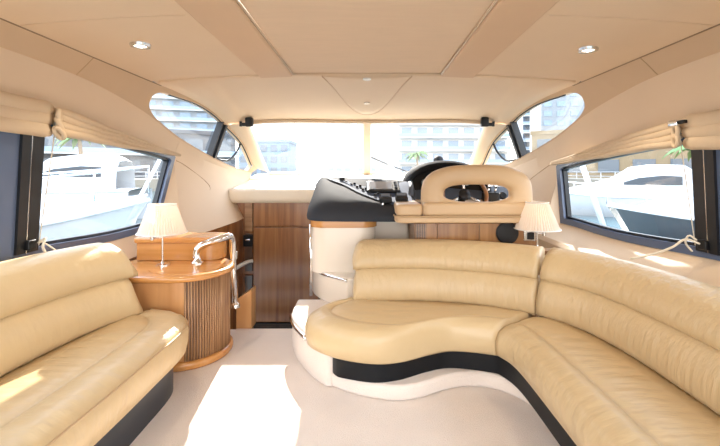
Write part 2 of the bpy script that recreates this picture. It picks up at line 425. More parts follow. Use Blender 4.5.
for s, wi, side in ((-1, 1, 'left'), (1, 2, 'right')):
    SIDE = s; fb, ft = FE[s]
    yb = [.27+(fb-.27)*i/40 for i in range(41)]
    bot = [(y, zD(y)) for y in yb]; top = [(y, zC(y)-(.03*((y-ft+.07)/.07)**2 if y > ft-.07 else 0)) for y in [.27+(ft-.005-.27)*i/40 for i in range(41)]]
    loop = bot+top[::-1]
    w = bpy.data.objects.new('window_%d' % wi, None); COL.objects.link(w); w.location = (s*1.78, 1.9, .76); struct(w)
    inn = inset(loop, .05)
    fr = ring_obj('frame', loop, inn, s, -.012, .05, 'frame_dark', w)
    inn2 = inset(loop, .068)
    ring_obj('gasket', inn, inn2, s, .01, .045, 'frame_edge', fr)
    fill_pane('pane', inset(loop, .06), s, .03, 'pane_glass', w)
    # mullion: wide dark post with two raised strips
    def post(name, y0, y1, d0, d1, m, par):
        rows = []
        for k in range(9):
            zz = lerp(zD(2)+.03, zC(2)-.02, k/8); x = surfX(2.0, zz); h = -.02-.07*k/8
            rows.append([Vector((s*(x+d0), y0+h, zz)), Vector((s*(x+d0), y1+h, zz)), Vector((s*(x+d1), y1+h, zz)), Vector((s*(x+d1), y0+h, zz))])
        return sharp(loft(name, rows, m, par, cu=True, cap=True), 30)
    mu = post('mullion', 1.88 if s < 0 else 1.70, 2.13, -.016, .04, 'frame_dark', w)
    post('mullion_strip', 1.985, 2.115, -.03, -.014, 'frame_edge', mu)
    post('track', 2.035, 2.040, -.033, -.029, 'brushed', mu)
    # upper window
    w2 = bpy.data.objects.new('window_%d' % (wi+2), None); COL.objects.link(w2); w2.location = (s*1.6, 3.8, 1.4); struct(w2)
    yy = [2.932+.004*i for i in range(6)]+[2.96+(4.755-2.96)*i/50 for i in range(51)]
    yy = [y for y in yy if up_open(y)]
    loop = [(y, up_open(y)[0]) for y in yy]+[(y, up_open(y)[1]) for y in reversed(yy)]
    fill_pane('pane', loop, s, .035, 'pane_glass', w2)
    tube('top_seal', [(s*(surfX(y, up_open(y)[1])+.012), y, up_open(y)[1]-.004) for y in yy if y > 3.12], .007, 'seal', w2, 6)
    def cross(name, ya, za_, yb_, zb_, wd, m, dx=.012, par=w2, n=8):
        rows = []
        for k in range(n+1):
            y = lerp(ya, yb_, k/n); z = lerp(za_, zb_, k/n); x = surfX(y, z)
            rows.append([Vector((s*(x-dx), y-wd/2, z)), Vector((s*(x-dx), y+wd/2, z)), Vector((s*(x+.05), y+wd/2, z)), Vector((s*(x+.05), y-wd/2, z))])
        return sharp(loft(name, rows, m, par, cu=True, cap=True), 30)
    dv = cross('divider', 4.05, zB(4.05)+.01, 4.10, zA(4.10)-.01, .055, 'frame_edge')
    cross('divider_edge', 3.985, zB(3.985)+.012, 4.035, zA(4.035)-.012, .022, 'seal', par=dv)
    # curved quarter-light edge inside the small pane
    arc = [Vector(p) for p in ((4.15, zB(4.15)+.02, 0), (4.33, 1.33, 0), (4.43, 1.42, 0), (4.455, zA(4.455)-.02, 0))]
    tube('quarter_seal', [(s*(surfX(p.x, p.y)+.02), p.x, p.y) for p in spline(arc, 18)], .012, 'seal', w2, 6)

# ------------------------------------------------------------------ ceiling
def ceil_pt(u, r):      # front bowl, r 0..1
    Yr = 2.85+(4.11-2.85)*r
    zc = 1.905-(1.905-1.772)*r**1.8
    a = zA(Yr); xa = surfX(Yr, a)
    p = lerp(2.6, 5.0, r)
    z = a+(zc-a)*(1-abs(u)**p)
    uc = lerp(.76, .87, r); z -= .028*ss((abs(u)-uc+.03)/.06)*(1-ss((abs(u)-.90)/.09))*ss(r*6)
    return Vector((u*xa, Yr+.29*r*(1-u*u), z+.012*math.sin(math.pi*min(1, r*1.5))*(1-u**4)))
def ceil_aft(u, y):
    a = zA(y); xa = surfX(y, a)
    return Vector((u*xa, y, a+(1.898-a)*(1-abs(u)**2.6)))
us = [-1+2*i/120 for i in range(121)]
rows = [[ceil_aft(u, y) for u in us] for y in [-.9+.25*i for i in range(15)]+[2.80]]
rows += [[ceil_aft(u, 2.84) for u in us]]
rows += [[ceil_pt(u, r/22)+Vector((0, 0, .0 if r else .012)) for u in us] for r in range(0, 23)]
ceil = loft('ceiling', rows, 'headliner', thick=0); sharp(ceil, 40); struct(ceil)
# roof skin outside so no sky leaks through the headliner
rf = loft('roof_skin', [[p+Vector((0, 0, .06)) for p in r] for r in rows], 'boat_white', ceil)
# centre panel, its frame bars and seams
def slab(name, poly, z, t, m, parent, bev=.006):
    return prism(name, poly, z-t, z, m, parent, bev=bev, seg=2)
slab('centre_panel', [(-.515, -.8), (.515, -.8), (.515, 2.80), (-.515, 2.80)], 1.905, .014, 'headliner_panel', ceil)
for s in (-1, 1):
    slab('side_bar', [(s*.525, -.8), (s*.755, -.8), (s*.765, 2.87), (s*.525, 2.83)][::s], 1.905, .034, 'headliner_bar', ceil, bev=.012)
    tube('panel_piping', [(s*.52, -.8, 1.887), (s*.52, 2.8, 1.887)], .007, 'piping', ceil, 6)
    tube('lining_seam', [ceil_aft(s*k, 1.75)+Vector((0, 0, -.001)) for k in (.52, .6, .7, .8, .9, .99)], .0018, 'headliner', ceil, 6)
tube('panel_piping', [(-.52, 2.81, 1.889), (.52, 2.81, 1.889)], .008, 'headliner', ceil, 6)
# front edge roll of the aft headliner
tube('headliner_edge', [ceil_aft(u, 2.845)+Vector((0, 0, -.002)) for u in us[2:-2]], .010, 'headliner', ceil, 8)
# parabolic lobe ahead of the centre panel
def lobe_y(x): return 4.14-(4.14-2.9)*(abs(x)/.32)**2.3
def bowl_z(x, y):
    lo, hi = 0.0, 1.0
    for _ in range(20):
        r = (lo+hi)/2; Yr = 2.85+1.26*r; xa = surfX(Yr, zA(Yr)); u = max(-1, min(1, x/xa))
        if Yr+.29*r*(1-u*u) < y: lo = r
        else: hi = r
    return ceil_pt(u, r).z
lx = [-.32+.64*i/30 for i in range(31)]
lrows = []
for k in range(11):
    lrows.append([Vector((x, lerp(2.88, lobe_y(x), k/10), bowl_z(x, lerp(2.88, lobe_y(x), k/10))-.012)) for x in lx])
lob = loft('front_lobe', lrows, 'headliner', ceil, thick=.01, off=0)
tube('lobe_edge', [r for r in lrows[-1]], .009, 'headliner_bar', ceil, 6)
lathe('courtesy_lens', (0, 3.72, bowl_z(0, 3.72)-.03), [(.0, 0), (.028, 0), (.028, .012), (.0, .012)], 'brushed', ceil, 14)
lathe('courtesy_lens', (0.0, 2.95, bowl_z(0, 2.95)-.028), [(.0, 0), (.03, 0), (.03, .012), (.0, .012)], 'white_plastic', ceil, 14)

# ------------------------------------------------------------------ windscreen
UW = .865
def ws_top(u): return ceil_pt(u*UW, 1.0)+Vector((0, .005, -.012))
def ws_bot(u): return Vector((u*1.25, 5.08+.28*(1-u*u), 1.185))
ws = bpy.data.objects.new('window_5', None); COL.objects.link(ws); ws.location = (0, 5.1, 1.18); struct(ws)
for a, b in ((-1, -.026), (.026, 1)):
    rows = []
    for k in range(9):
        rows.append([ws_top(lerp(a, b, i/16)).lerp(ws_bot(lerp(a, b, i/16)), k/8)+Vector((0, .03, 0)) for i in range(17)])
    loft('pane', rows, 'pane_hazy', ws)
rows = []
for k in range(9):
    t = k/8; w_ = lerp(.045, .055, t); c = ws_top(0).lerp(ws_bot(0), t)
    rows.append([c+Vector((-w_, .01, 0)), c+Vector((-w_*.8, -.03, -.02)), c+Vector((w_*.8, -.03, -.02)), c+Vector((w_, .01, 0)), c+Vector((w_, .05, .02)), c+Vector((-w_, .05, .02))])
sharp(loft('centre_post', rows, 'pillar_cream', ws, cu=True, cap=True), 30)
tube('header_trim', [ws_top(-1+2*i/40)+Vector((0, .005, -.006)) for i in range(41)], .022, 'pillar_cream', ws, 8)
tube('sill_trim', [ws_bot(-1+2*i/40)+Vector((0, .0, -.01)) for i in range(41)], .024, 'pillar_cream', ws, 8)
for s in (-1, 1):
    rows = []
    N = 16
    for k in range(N+1):
        t = k/N; y = lerp(4.11, 4.93, t)
        e1 = Vector((s*surfX(y, zA(y)), y, zA(y))); e2 = ws_top(s*1.0).lerp(ws_bot(s*1.0), t)
        row = []
        for i in range(7):
            q = i/6; p = e1.lerp(e2, q); p += Vector((-s*.035, -.05, 0))*math.sin(math.pi*q)
            row.append(p)
        row.append(e2+Vector((0, .05, .0)))
        rows.append(row)
    loft('pillar', rows, 'pillar_cream', ws)

# ------------------------------------------------------------------ dash shelf below the windscreen
def dash_pt(u, k):
    prof = [(0, 0), (1, 0)]
    b = ws_bot(u)
    tab = [(0.0, b.y+.06, 1.172), (.25, 4.86, 1.13), (.30, 4.83, 1.115), (.34, 4.81, 1.10), (.8, 4.27, 1.03), (.86, 4.22, 1.02), (.90, 4.20, 1.0), (.93, 4.195, .97), (.96, 4.195, .90), (1.0, 4.22, .874)]
    for (a, y0, z0), (c, y1, z1) in zip(tab, tab[1:]):
        if k <= c:
            t = (k-a)/(c-a); y, z = lerp(y0, y1, t), lerp(z0, z1, t); break
    xw = lerp(1.42, 1.45, ss(k/.8))
    return Vector((u*xw, y, z))
ks = [0, .12, .25, .275, .30, .32, .34, .45, .6, .75, .8, .83, .86, .88, .90, .915, .93, .945, .96, .98, 1.0]
ds = thing('dash_shelf', 'cream moulded shelf running along the foot of the windscreen', 'shelf', (0, 4.7, .87))
loft('shelf_top', [[dash_pt(-1+2*i/24, k) for i in range(25)] for k in ks], 'dash_cream', ds)
rows = [[dash_pt(-1+2*i/24, 1.0), Vector((dash_pt(-1+2*i/24, 1).x, 4.32, .874))] for i in range(25)]
loft('underside', rows, 'dash_cream', ds)
vt = box('air_vent', (-1.0, 4.90, 1.148), (.24, .055, .012), 'white_plastic', ds, bev=.004)
for i in range(7): box('vent_slot', (-1.0, 4.88+.006*i, 1.156), (.21, .002, .003), 'dash_grey', vt)

# ------------------------------------------------------------------ floor, stairwell, front bulkhead
fl = struct(prism('floor', [(-1.62, -.9), (1.62, -.9), (1.62, 4.25), (-.50, 4.25), (-.50, 3.06), (-1.0, 3.06), (-1.62, 3.06)], -.06, 0, 'carpet', bev=.012))
tube('stair_nosing', [(-1.0, 3.06, -.012), (-.5, 3.06, -.012)], .014, 'carpet', fl, 8)
for i, (y0, y1, z) in enumerate(((3.07, 3.36, -.22), (3.36, 3.70, -.42), (3.70, 4.30, -.60))):
    box('stair_step', (-.93, (y0+y1)/2, z-.05), (.86, y1-y0, .1), 'carpet', fl, bev=.01)
bk = struct(box('wall_front', (-.05, 4.32, .13), (2.74, .06, 1.5), 'walnut', bev=0))
st = struct(box('wall_stairwell', (-.47, 3.95, .05), (.05, .66, 1.3), 'walnut'))
# timber facing on the bulkhead: lower door, drawer front, side panel
dr = bpy.data.objects.new('door_1', None); COL.objects.link(dr); dr.location = (-.88, 4.28, -.4); struct(dr)
d1 = box('door_leaf', (-.878, 4.274, .105), (.665, .03, 1.00), 'walnut', dr, bev=.005)
box('upper_panel', (-.878, 4.274, .748), (.665, .03, .25), 'walnut', dr, bev=.005)
box('kick_board', (-.878, 4.278, -.46), (.665, .03, .10), 'black_matte', dr)
for i in range(4): box('louvre', (-.878, 4.268, -.43-.02*i), (.6, .012, .006), 'walnut_dark', dr)
sp = thing('side_locker', 'narrow dark timber locker between stair rail and walnut door', 'locker', (-1.27, 4.28, -.5))
box('locker_panel', (-1.262, 4.276, .72), (.082, .03, .30), 'walnut_x', sp, bev=.004)
box('locker_panel', (-1.262, 4.276, .34), (.082, .03, .40), 'walnut_dark', sp, bev=.004)
box('locker_panel', (-1.262, 4.276, -.19), (.082, .03, .58), 'walnut_dark', sp, bev=.004)
lk = box('latch_box', (-1.262, 4.25, .47), (.10, .03, .12), 'black_gloss', sp, bev=.006)
box('latch_bar', (-1.262, 4.232, .48), (.05, .01, .018), 'chrome', lk, bev=.003)
tube('shelf_edge', spline([(-1.34, 4.05, .22), (-1.28, 4.12, .25), (-1.24, 4.20, .26), (-1.21, 4.23, .26)], 12), .02, 'white_plastic', sp, 8)
# stair side cheek (small timber wedge by the rail)
ck = tag(py('stair_cheek', [(-1.0, 3.06, 0), (-.885, 3.06, 0), (-.885, 3.06, .30), (-1.0, 3.06, .22), (-1.0, 3.18, 0), (-.885, 3.18, 0), (-.885, 3.18, .30), (-1.0, 3.18, .22)],
   [(0, 1, 2, 3), (4, 7, 6, 5), (0, 4, 5, 1), (1, 5, 6, 2), (2, 6, 7, 3), (3, 7, 4, 0)], 'cherry_v', smooth=False), 'small slanted timber cheek at the foot of the chrome rail', 'stair trim')

# raised platform under the right sofa
PLAT = [(-.52, 3.04), (-.515, 2.80), (-.49, 2.68), (-.44, 2.55), (-.35, 2.39), (-.24, 2.27), (-.12, 2.175), (.03, 2.11), (.17, 2.085), (.30, 2.12), (.42, 2.185), (.54, 2.225), (.66, 2.215), (.76, 2.15), (.83, 2.05), (.86, 1.90), (.862, 1.6), (.862, .3)]
pf = [(p.x, p.y) for p in spline([(x, y, 0) for x, y in PLAT[1:]], 70)]
prism('platform', [(-.52, 3.04)]+pf+[(1.48, .3), (1.48, 3.04)], 0, .085, 'carpet', fl, bev=.02)
# drum under the rounded sofa end
DR = [(-.525, 3.04), (-.52, 2.80), (-.495, 2.68), (-.445, 2.55), (-.345, 2.37), (-.265, 2.265), (-.215, 2.225), (-.17, 2.25), (-.05, 2.4)]
pd = [(p.x, p.y) for p in spline([(x, y, 0) for x, y in DR], 40)]
dm = prism('curved_plinth', pd+[(0, 3.04)], 0, .235, 'carpet', fl, bev=.015)
tube('chrome_edge', [(x*1.004-.003, y-.003, .205) for x, y in pd[8:24]], .015, 'chrome', dm, 8)

# ------------------------------------------------------------------ sofas
def arc_normals(C):
    out = []
    for i, p in enumerate(C):
        a = C[max(0, i-1)]; b = C[min(len(C)-1, i+1)]; t = (b-a).normalized(); out.append(Vector((-t.y, t.x, 0)))
    return out
def cushion(name, F, B, zb, zt, sw, m, parent, n=60, end0=False, end1=False, front_r=.05, drop=0.0):
    Fs = spline([(x, y, 0) for x, y in F], n); Bs = spline([(x, y, 0) for x, y in B], n)
    rows = []
    for i, (f, b) in enumerate(zip(Fs, Bs)):
        d = b-f; L = max(d.length, 1e-4); t = d/L
        fr = min(front_r, L*.4)
        H = zt-zb
        pr = [(.02, zb), (.004, zb+.012), (-.006, zb+H*.35), (-.008, zb+H*.6), (fr*.10, zt-fr*.75), (fr*.38, zt-fr*.30), (fr*.9, zt-.004), (fr*1.6, zt+.010)]
        k = sw if L > .05 else 0
        if sw:
            g = [.35, .6, .85]
            for q in g: pr.append((lerp(fr*1.6, sw-.012, q), zt+.012*(1-.8*q*q)))
            pr += [(sw-.010, zt-.001), (sw, zt-.008), (sw+.010, zt-.001)]
            for q in (.15, .4, .7, 1.0): pr.append((lerp(sw+.01, max(L, sw+.05), q), zt+.010*math.sin(math.pi*min(1, q*1.0))-.012*q+drop*q))
        else:
            for q in (.2, .4, .6, .8, 1.0): pr.append((lerp(fr*1.6, L, q), zt+.010*(1-q)))
        if sw and L < sw+.08:       # taper of rounded end: squeeze profile into available width
            mx = max(p[0] for p in pr); pr = [(p[0]*L/mx if p[0] > 0 else p[0], p[1]) for p in pr]
        pr.append((max(L, .02)*.98 if L < sw+.08 else pr[-1][0], zb))
        e = 1.0
        if end0: e = min(e, .80+.20*math.sqrt(min(1, i/3)))
        if end1: e = min(e, .80+.20*math.sqrt(min(1, (n-1-i)/3)))
        rows.append([f+t*w+Vector((0, 0, zb+(z-zb)*e)) for w, z in pr])
    o = loft(name, rows, m, parent, cu=True, cap=True)
    return o, Fs, Bs
def roll(name, path, z0, z1, d0, d1, bulge, m, parent, n=50, r0=0, r1=0, flip=1, dback=.0, round0=False, round1=False):
    """bolster strip along a plan path; d = offset of the face from the path (along the outward normal)"""
    C = spline([(x, y, 0) for x, y in path], n); Nn = arc_normals(C)
    L = [0]
    for a, b in zip(C, C[1:]): L.append(L[-1]+(b-a).length)
    rows = []
    H = z1-z0
    for i, (c, nn) in enumerate(zip(C, Nn)):
        nn = nn*flip
        e = 1.0
        if r0 and L[i] < r0: e = math.sqrt(max(0, 1-(1-L[i]/r0)**2))
        if r1 and L[-1]-L[i] < r1: e = min(e, math.sqrt(max(0, 1-(1-(L[-1]-L[i])/r1)**2)))
        e = .35+.65*e
        pr = []
        for k in range(13):      # front face from bottom to top, bulging
            a = k/12; bz = math.sin(math.pi*a)**.55
            pr.append((lerp(d0, d1, a)-bulge*bz, z0+H*a))
        th = .11+dback
        pr += [(d1+.03, z1+.012), (d1+.07, z1+.012), (d1+th, z1-.01), (d1+th, z0+H*.5), (d1+th, z0)]
        rows.append([c+nn*(dd)+Vector((0, 0, z0+(z-z0)*e)) for dd, z in pr])
    return loft(name, rows, m, parent, cu=True, cap=True)

# right, L-shaped
rs = thing('corner_sofa', 'large cream leather corner sofa curving along the right wall', 'sofa', (.6, 2.1, .085))
FA = [(-.10, 2.655), (-.20, 2.61), (-.295, 2.53), (-.352, 2.43), (-.35, 2.33), (-.28, 2.235), (-.145, 2.145), (.03, 2.095), (.175, 2.12), (.333, 2.205), (.453, 2.25), (.58, 2.235), (.705, 2.195)]
BA = [(-.08, 2.665), (-.02, 2.668), (.05, 2.67), (.12, 2.67), (.18, 2.67), (.25, 2.67), (.33, 2.67), (.41, 2.665), (.52, 2.65), (.65, 2.62), (.78, 2.575), (.90, 2.50), (1.0, 2.425)]
FB = [(.708, 2.193), (.745, 2.10), (.762, 1.95), (.765, 1.6), (.765, 1.2), (.77, .35)]
BB = [(1.005, 2.42), (1.12, 2.26), (1.20, 2.02), (1.235, 1.7), (1.24, 1.2), (1.25, .35)]
kick = [(p.x, p.y) for p in spline([(x, y, 0) for x, y in [(-.20, 2.30), (-.215, 2.235), (-.19, 2.18)]+FA[6:]], 50)]+[(p.x, p.y) for p in spline([(x, y, 0) for x, y in FB], 40)]
def shrink_front(poly, d):
    C = [Vector((x, y, 0)) for x, y in poly]; Nn = arc_normals(C); return [(c.x+n.x*d, c.y+n.y*d) for c, n in zip(C, Nn)]
prism('toe_kick', shrink_front(kick, .022)+[(1.3, .35), (1.3, 2.3), (1.0, 2.68), (-.05, 2.68)], .085, .20, 'black_kick', rs)
cushion('seat_cushion', FA, BA, .185, .36, .16, 'leather_seat', rs, n=70)
cushion('seat_cushion', FB, BB, .185, .362, .15, 'leather_seat', rs, n=60, end0=True)
PA = [(-.09, 2.63), (.2, 2.645), (.45, 2.63), (.70, 2.565), (.88, 2.475), (1.0, 2.385)]
PB = [(1.012, 2.375), (1.13, 2.22), (1.20, 2.0), (1.23, 1.7), (1.235, 1.2), (1.245, .35)]
roll('backrest_lower', PA, .345, .555, .0, .045, .035, 'leather_pleat', rs, r0=.04)
roll('backrest_upper', PA, .545, .715, .05, .12, .05, 'leather_pleat', rs, r0=.10)
roll('backrest_lower', PB, .345, .555, .0, .045, .035, 'leather_pleat', rs)
roll('backrest_upper', PB, .545, .715, .05, .14, .05, 'leather_pleat', rs)
# left
lsf = thing('settee', 'long cream leather settee against the left wall, ending at the round table', 'sofa', (-1.2, 1.4, 0))
FL = [(-1.03, .35), (-1.0, .9), (-.975, 1.5), (-.972, 1.85), (-.975, 2.10), (-1.005, 2.235), (-1.07, 2.325), (-1.17, 2.352), (-1.26, 2.355)]
BL = [(-1.50, .35), (-1.50, .9), (-1.49, 1.5), (-1.47, 1.85), (-1.44, 2.05), (-1.42, 2.15), (-1.38, 2.25), (-1.33, 2.31), (-1.285, 2.352)]
cushion('seat_cushion', FL, BL, .205, .385, .195, 'leather_seat', lsf, n=80, front_r=.035)
tube('piping', [Vector((x, y, .356)) for x, y in [(p.x, p.y) for p in spline([(x, y, 0) for x, y in FL], 60)]], .0045, 'piping', lsf, 6)
kl = [(p.x, p.y) for p in spline([(x, y, 0) for x, y in FL], 60)]
kl2 = shrink_front(kl, .07)
prism('toe_kick', kl2+[(-1.45, 2.27), (-1.5, .35)], 0, .215, 'navy_kick', lsf)
PL = [(-1.50, .35), (-1.50, .9), (-1.485, 1.5), (-1.455, 1.9), (-1.40, 2.15), (-1.32, 2.325)]
roll('backrest_lower', PL, .37, .595, .0, .045, .045, 'leather', lsf, r1=.06, dback=-.03)
roll('backrest_upper', PL, .585, .785, .045, .11, .055, 'leather', lsf, r1=.14, dback=-.04)

# ------------------------------------------------------------------ round table with stepped locker
tb = thing('round_table', 'round-fronted cherry wood side table with fluted base at end of settee', 'table', (-1.2, 2.66, 0))
def dshape(cx, cy, r, xl, a0=-90, a1=90, n=40, ry=None):
    ry = ry or r
    return [(cx+r*math.cos(R(lerp(a0, a1, i/n))), cy+ry*math.sin(R(lerp(a0, a1, i/n)))) for i in range(n+1)]+[(xl, cy+ry*math.sin(R(a1))), (xl, cy+ry*math.sin(R(a0)))]
CX, CY = -1.2, 2.67
prism('carcass', dshape(CX, CY, .262, -1.66), .05, .535, 'cherry_v', tb, bev=.004)
gs = []
for k in range(36):
    a = R(-68+k*3.6); c = (CX+.266*math.cos(a), CY+.266*math.sin(a))
    v, f = lathe_geo((c[0], c[1], .05), [(.0066, 0), (.0066, .482)], 6); gs.append((v, f))
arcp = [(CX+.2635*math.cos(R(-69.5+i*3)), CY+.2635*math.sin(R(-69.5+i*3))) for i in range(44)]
loft('tambour_groove_shade', [[Vector((x, y, .05)) for x, y in arcp], [Vector((x, y, .533)) for x, y in arcp]], 'walnut_dark', tb)  # dark sheet painting the shade in the grooves between slats
tm = multi('tambour', gs, 'tambour', tb); tm['kind'] = 'stuff'
prism('plinth_ring', dshape(CX, CY, .292, -1.60), 0, .05, 'cherry', tb, bev=.018)
tp = prism('table_top', dshape(CX, CY, .300, -1.67, n=60), .535, .575, 'cherry', tb, bev=.018, seg=4)
prism('top_inlay', [(CX+.02+.24*math.cos(2*math.pi*k/48), CY-.02+.22*math.sin(2*math.pi*k/48)) for k in range(48)], .5745, .577, 'cherry', tp)
bx_ = thing('stepped_locker', 'cherry wood locker box with overhanging lid at back of round table', 'locker', (-1.22, 2.92, .577))
lp = dshape(-1.135, 2.925, .10, -1.62, ry=.115, n=24)
prism('locker_body', lp, .577, .70, 'cherry', bx_, bev=.006)
prism('lid', dshape(-1.135, 2.925, .118, -1.63, ry=.135, n=24), .70, .742, 'cherry', bx_, bev=.014)

# chrome grab rail
gr = thing('grab_rail', 'polished chrome grab rail rising from round table beside the stairs', 'handrail', (-1.1, 2.8, .577))
pth = spline([(-1.16, 2.735, .585), (-1.17, 2.74, .64), (-1.15, 2.745, .685), (-1.085, 2.765, .715), (-1.015, 2.83, .735), (-.99, 2.90, .732), (-.985, 2.935, .69)], 30)+[Vector((-.985, 2.94, .5)), Vector((-.975, 2.96, .22))]
tube('rail', pth, .024, 'chrome', gr, 12)
lathe('foot', (-1.16, 2.735, .577), [(.04, 0), (.04, .006), (.026, .02), (.022, .04)], 'chrome', gr, 16)
lathe('collar', (-.983, 2.95, .56), [(.027, 0), (.027, .05)], 'brushed', gr, 14)
lathe('foot', (-.975, 2.96, .20), [(.036, 0), (.036, .02), (.022, .04)], 'chrome', gr, 16)

# ------------------------------------------------------------------ table lamps
def lamp(base, zs, hs, rb, rt, label, arm, watts):
    x, y, z = base
    t = thing('table_lamp', label, 'lamp', base, 'table lamps with pleated shades')
    lathe('base', base, [(.045, 0), (.045, .006), (.012, .014), (.006, .03)], 'chrome', t, 20)
    lathe('pole', (x, y, z+.02), [(.006, 0), (.006, zs-z+hs*.55)], 'brushed', t, 10)
    rows = []
    n = 96
    for k in range(7):
        q = k/6; r = lerp(rb, rt, q**.95)
        rows.append([Vector((x+(r+(.004 if j % 2 else -.004)*lerp(1, .7, q))*math.cos(2*math.pi*j/n), y+(r+(.004 if j % 2 else -.004)*lerp(1, .7, q))*math.sin(2*math.pi*j/n), zs+hs*q)) for j in range(n)])
    sh = loft('shade', rows, 'shade', t, cu=True, smooth=False)
    for zz, rr in ((zs+.003, rb), (zs+hs-.003, rt)):
        tube('shade_trim', [(x+(rr+.004)*math.cos(2*math.pi*j/40), y+(rr+.004)*math.sin(2*math.pi*j/40), zz) for j in range(40)], .004, 'white_plastic', sh, 6, closed=True)
    ar = tube('swing_arm', [(x, y, zs-.03), (x+arm, y+.02, zs-.035)], .005, 'brushed', t, 8)
    lathe('switch_knob', (x+arm, y+.02, zs-.05), [(.012, 0), (.012, .035)], 'brushed', ar, 10)
    lathe('bulb', (x, y, zs+.04), [(.008, 0), (.02, .02), (.026, .045), (.018, .068), (.004, .075)], 'bulb', t, 14)
    ld = bpy.data.lights.new('lamp_glow', 'POINT'); ld.energy = watts; ld.color = (1.0, .62, .32); ld.shadow_soft_size = .03
    lo = bpy.data.objects.new('lamp_glow', ld); COL.objects.link(lo); lo.parent = t; lo.location = (0, 0, zs-z+.09)
    return t
lamp((-1.37, 2.68, .577), .79, .195, .150, .080, 'small lamp with pleated white shade on the round cherry table', -.08, .25)
lamp((1.19, 2.80, .66), .80, .19, .148, .072, 'small lamp with pleated shade behind the corner sofa', .06, .9)

# ------------------------------------------------------------------ helm
hc = thing('helm_console', 'cream helm console with black instrument dash and curved pod', 'console', (0, 3.4, .235))
def rrect(x0, x1, y0, y1, r, n=8):
    out = []
    for cx, cy, a0 in ((x1-r, y1-r, 0), (x0+r, y1-r, 90), (x0+r, y0+r, 180), (x1-r, y0+r, 270)):
        for k in range(n+1):
            a = R(a0+90*k/n); out.append((cx+r*math.cos(a), cy+r*math.sin(a)))
    return out
prism('pod_body', rrect(-.425, .065, 2.98, 3.62, .12), .44, .795, 'gelcoat', hc, bev=.004)
prism('recessed_panel', rrect(.04, .335, 3.22, 3.62, .02), .235, .815, 'gelcoat', hc)
FT = [(p.x, p.y) for p in spline([(x, y, 0) for x, y in ((-.445, 3.62), (-.445, 3.32), (-.42, 3.16), (-.34, 3.01), (-.24, 2.895), (-.14, 2.80))], 30)]
prism('pod_foot', FT+[(-.085, 2.80), (-.07, 2.90), (.32, 2.90), (.32, 3.62)], .235, .455, 'gelcoat', hc, bev=.012)
tube('chrome_edge', [(x-.002, y-.002, .44) for x, y in FT[8:]], .013, 'chrome', hc, 8)
prism('timber_band', rrect(-.435, .075, 2.965, 3.62, .12), .785, .838, 'cherry', hc, bev=.003)
tube('chrome_post', [(-.432, 3.08, .25), (-.432, 3.08, .80)], .012, 'chrome', hc, 10)
prism('helm_bulkhead', rrect(.32, 1.36, 3.60, 3.75, .03), .085, .95, 'gelcoat', hc)
# black pod: rings from bottom to top
def ringpts(l):
    return [Vector(p) for p in l]
base_ = [(-.455, 3.60), (-.475, 3.30), (-.46, 3.10), (-.38, 2.97), (-.2, 2.935), (.05, 2.925), (.22, 2.92), (.34, 2.93), (.38, 3.0), (.385, 3.3), (.38, 3.60), (-.1, 3.85)]
r0 = [(x, y, .836) for x, y in base_]
r1 = [(x*1.01, y-.003, .86) for x, y in base_]
r2 = [(-.455, 3.62, .945), (-.475, 3.34, .93), (-.455, 3.13, .92), (-.375, 2.995, .915), (-.2, 2.95, .905), (.05, 2.94, .895), (.23, 2.935, .89), (.345, 2.945, .885), (.385, 3.02, .90), (.39, 3.3, .96), (.385, 3.62, 1.05), (-.1, 3.87, 1.05)]
r3 = [(-.435, 3.74, 1.10), (-.45, 3.57, 1.09), (-.41, 3.42, 1.07), (-.29, 3.28, 1.035), (-.14, 3.15, .99), (.06, 3.05, .95), (.22, 2.985, .92), (.33, 2.975, .912), (.375, 3.03, .925), (.385, 3.3, .992), (.38, 3.65, 1.09), (-.1, 3.9, 1.10)]
r4 = [(-.40, 3.78, 1.155), (-.40, 3.69, 1.150), (-.345, 3.59, 1.126), (-.205, 3.46, 1.078), (-.07, 3.28, 1.02), (.10, 3.12, .965), (.235, 3.01, .93), (.325, 2.995, .925), (.365, 3.04, .938), (.375, 3.3, 1.006), (.37, 3.66, 1.11), (-.1, 3.95, 1.14)]
def dens(r, n=72):
    P = [Vector(p) for p in r]; return spline(P+[P[0]], n+1)[:-1]
def smooth_ring(r, n=6):
    P = [Vector(p) for p in r]; N = len(P); out = []
    for i in range(N):
        p0, p1, p2, p3 = P[i-1], P[i], P[(i+1) % N], P[(i+2) % N]
        for k in range(n):
            t = k/n; out.append(0.5*((2*p1)+(p2-p0)*t+(2*p0-5*p1+4*p2-p3)*t*t+(3*p1-p0-3*p2+p3)*t**3))
    return out
sr = [smooth_ring(r) for r in (r0, r1, r2, r3, r4)]
sharp(loft('dash_pod', sr, 'dash_black', hc, cu=True, cap=True), 60)
# instrument panel plate following the pod top
pn = [(x*.97, y+.012, z+.006) for x, y, z in r4[1:11]]
pc = (.05, 3.45, 1.075)
prm = [Vector(p) for p in smooth_ring(r4)][6:61]
cen = Vector((.06, 3.42, 1.05+.008))
v = [cen]+[p.lerp(cen, .05)+Vector((0, 0, .008)) for p in prm]
f = [(0, i, i+1) for i in range(1, len(prm))]
ip = py('instrument_panel', v, f, 'dash_panel', hc, smooth=False)
PR = Matrix.Rotation(R(17), 3, 'X')
def on_panel(x, y, h=0.0): return Vector((x, y, .915+.30*(y-3.0)+.022+h))
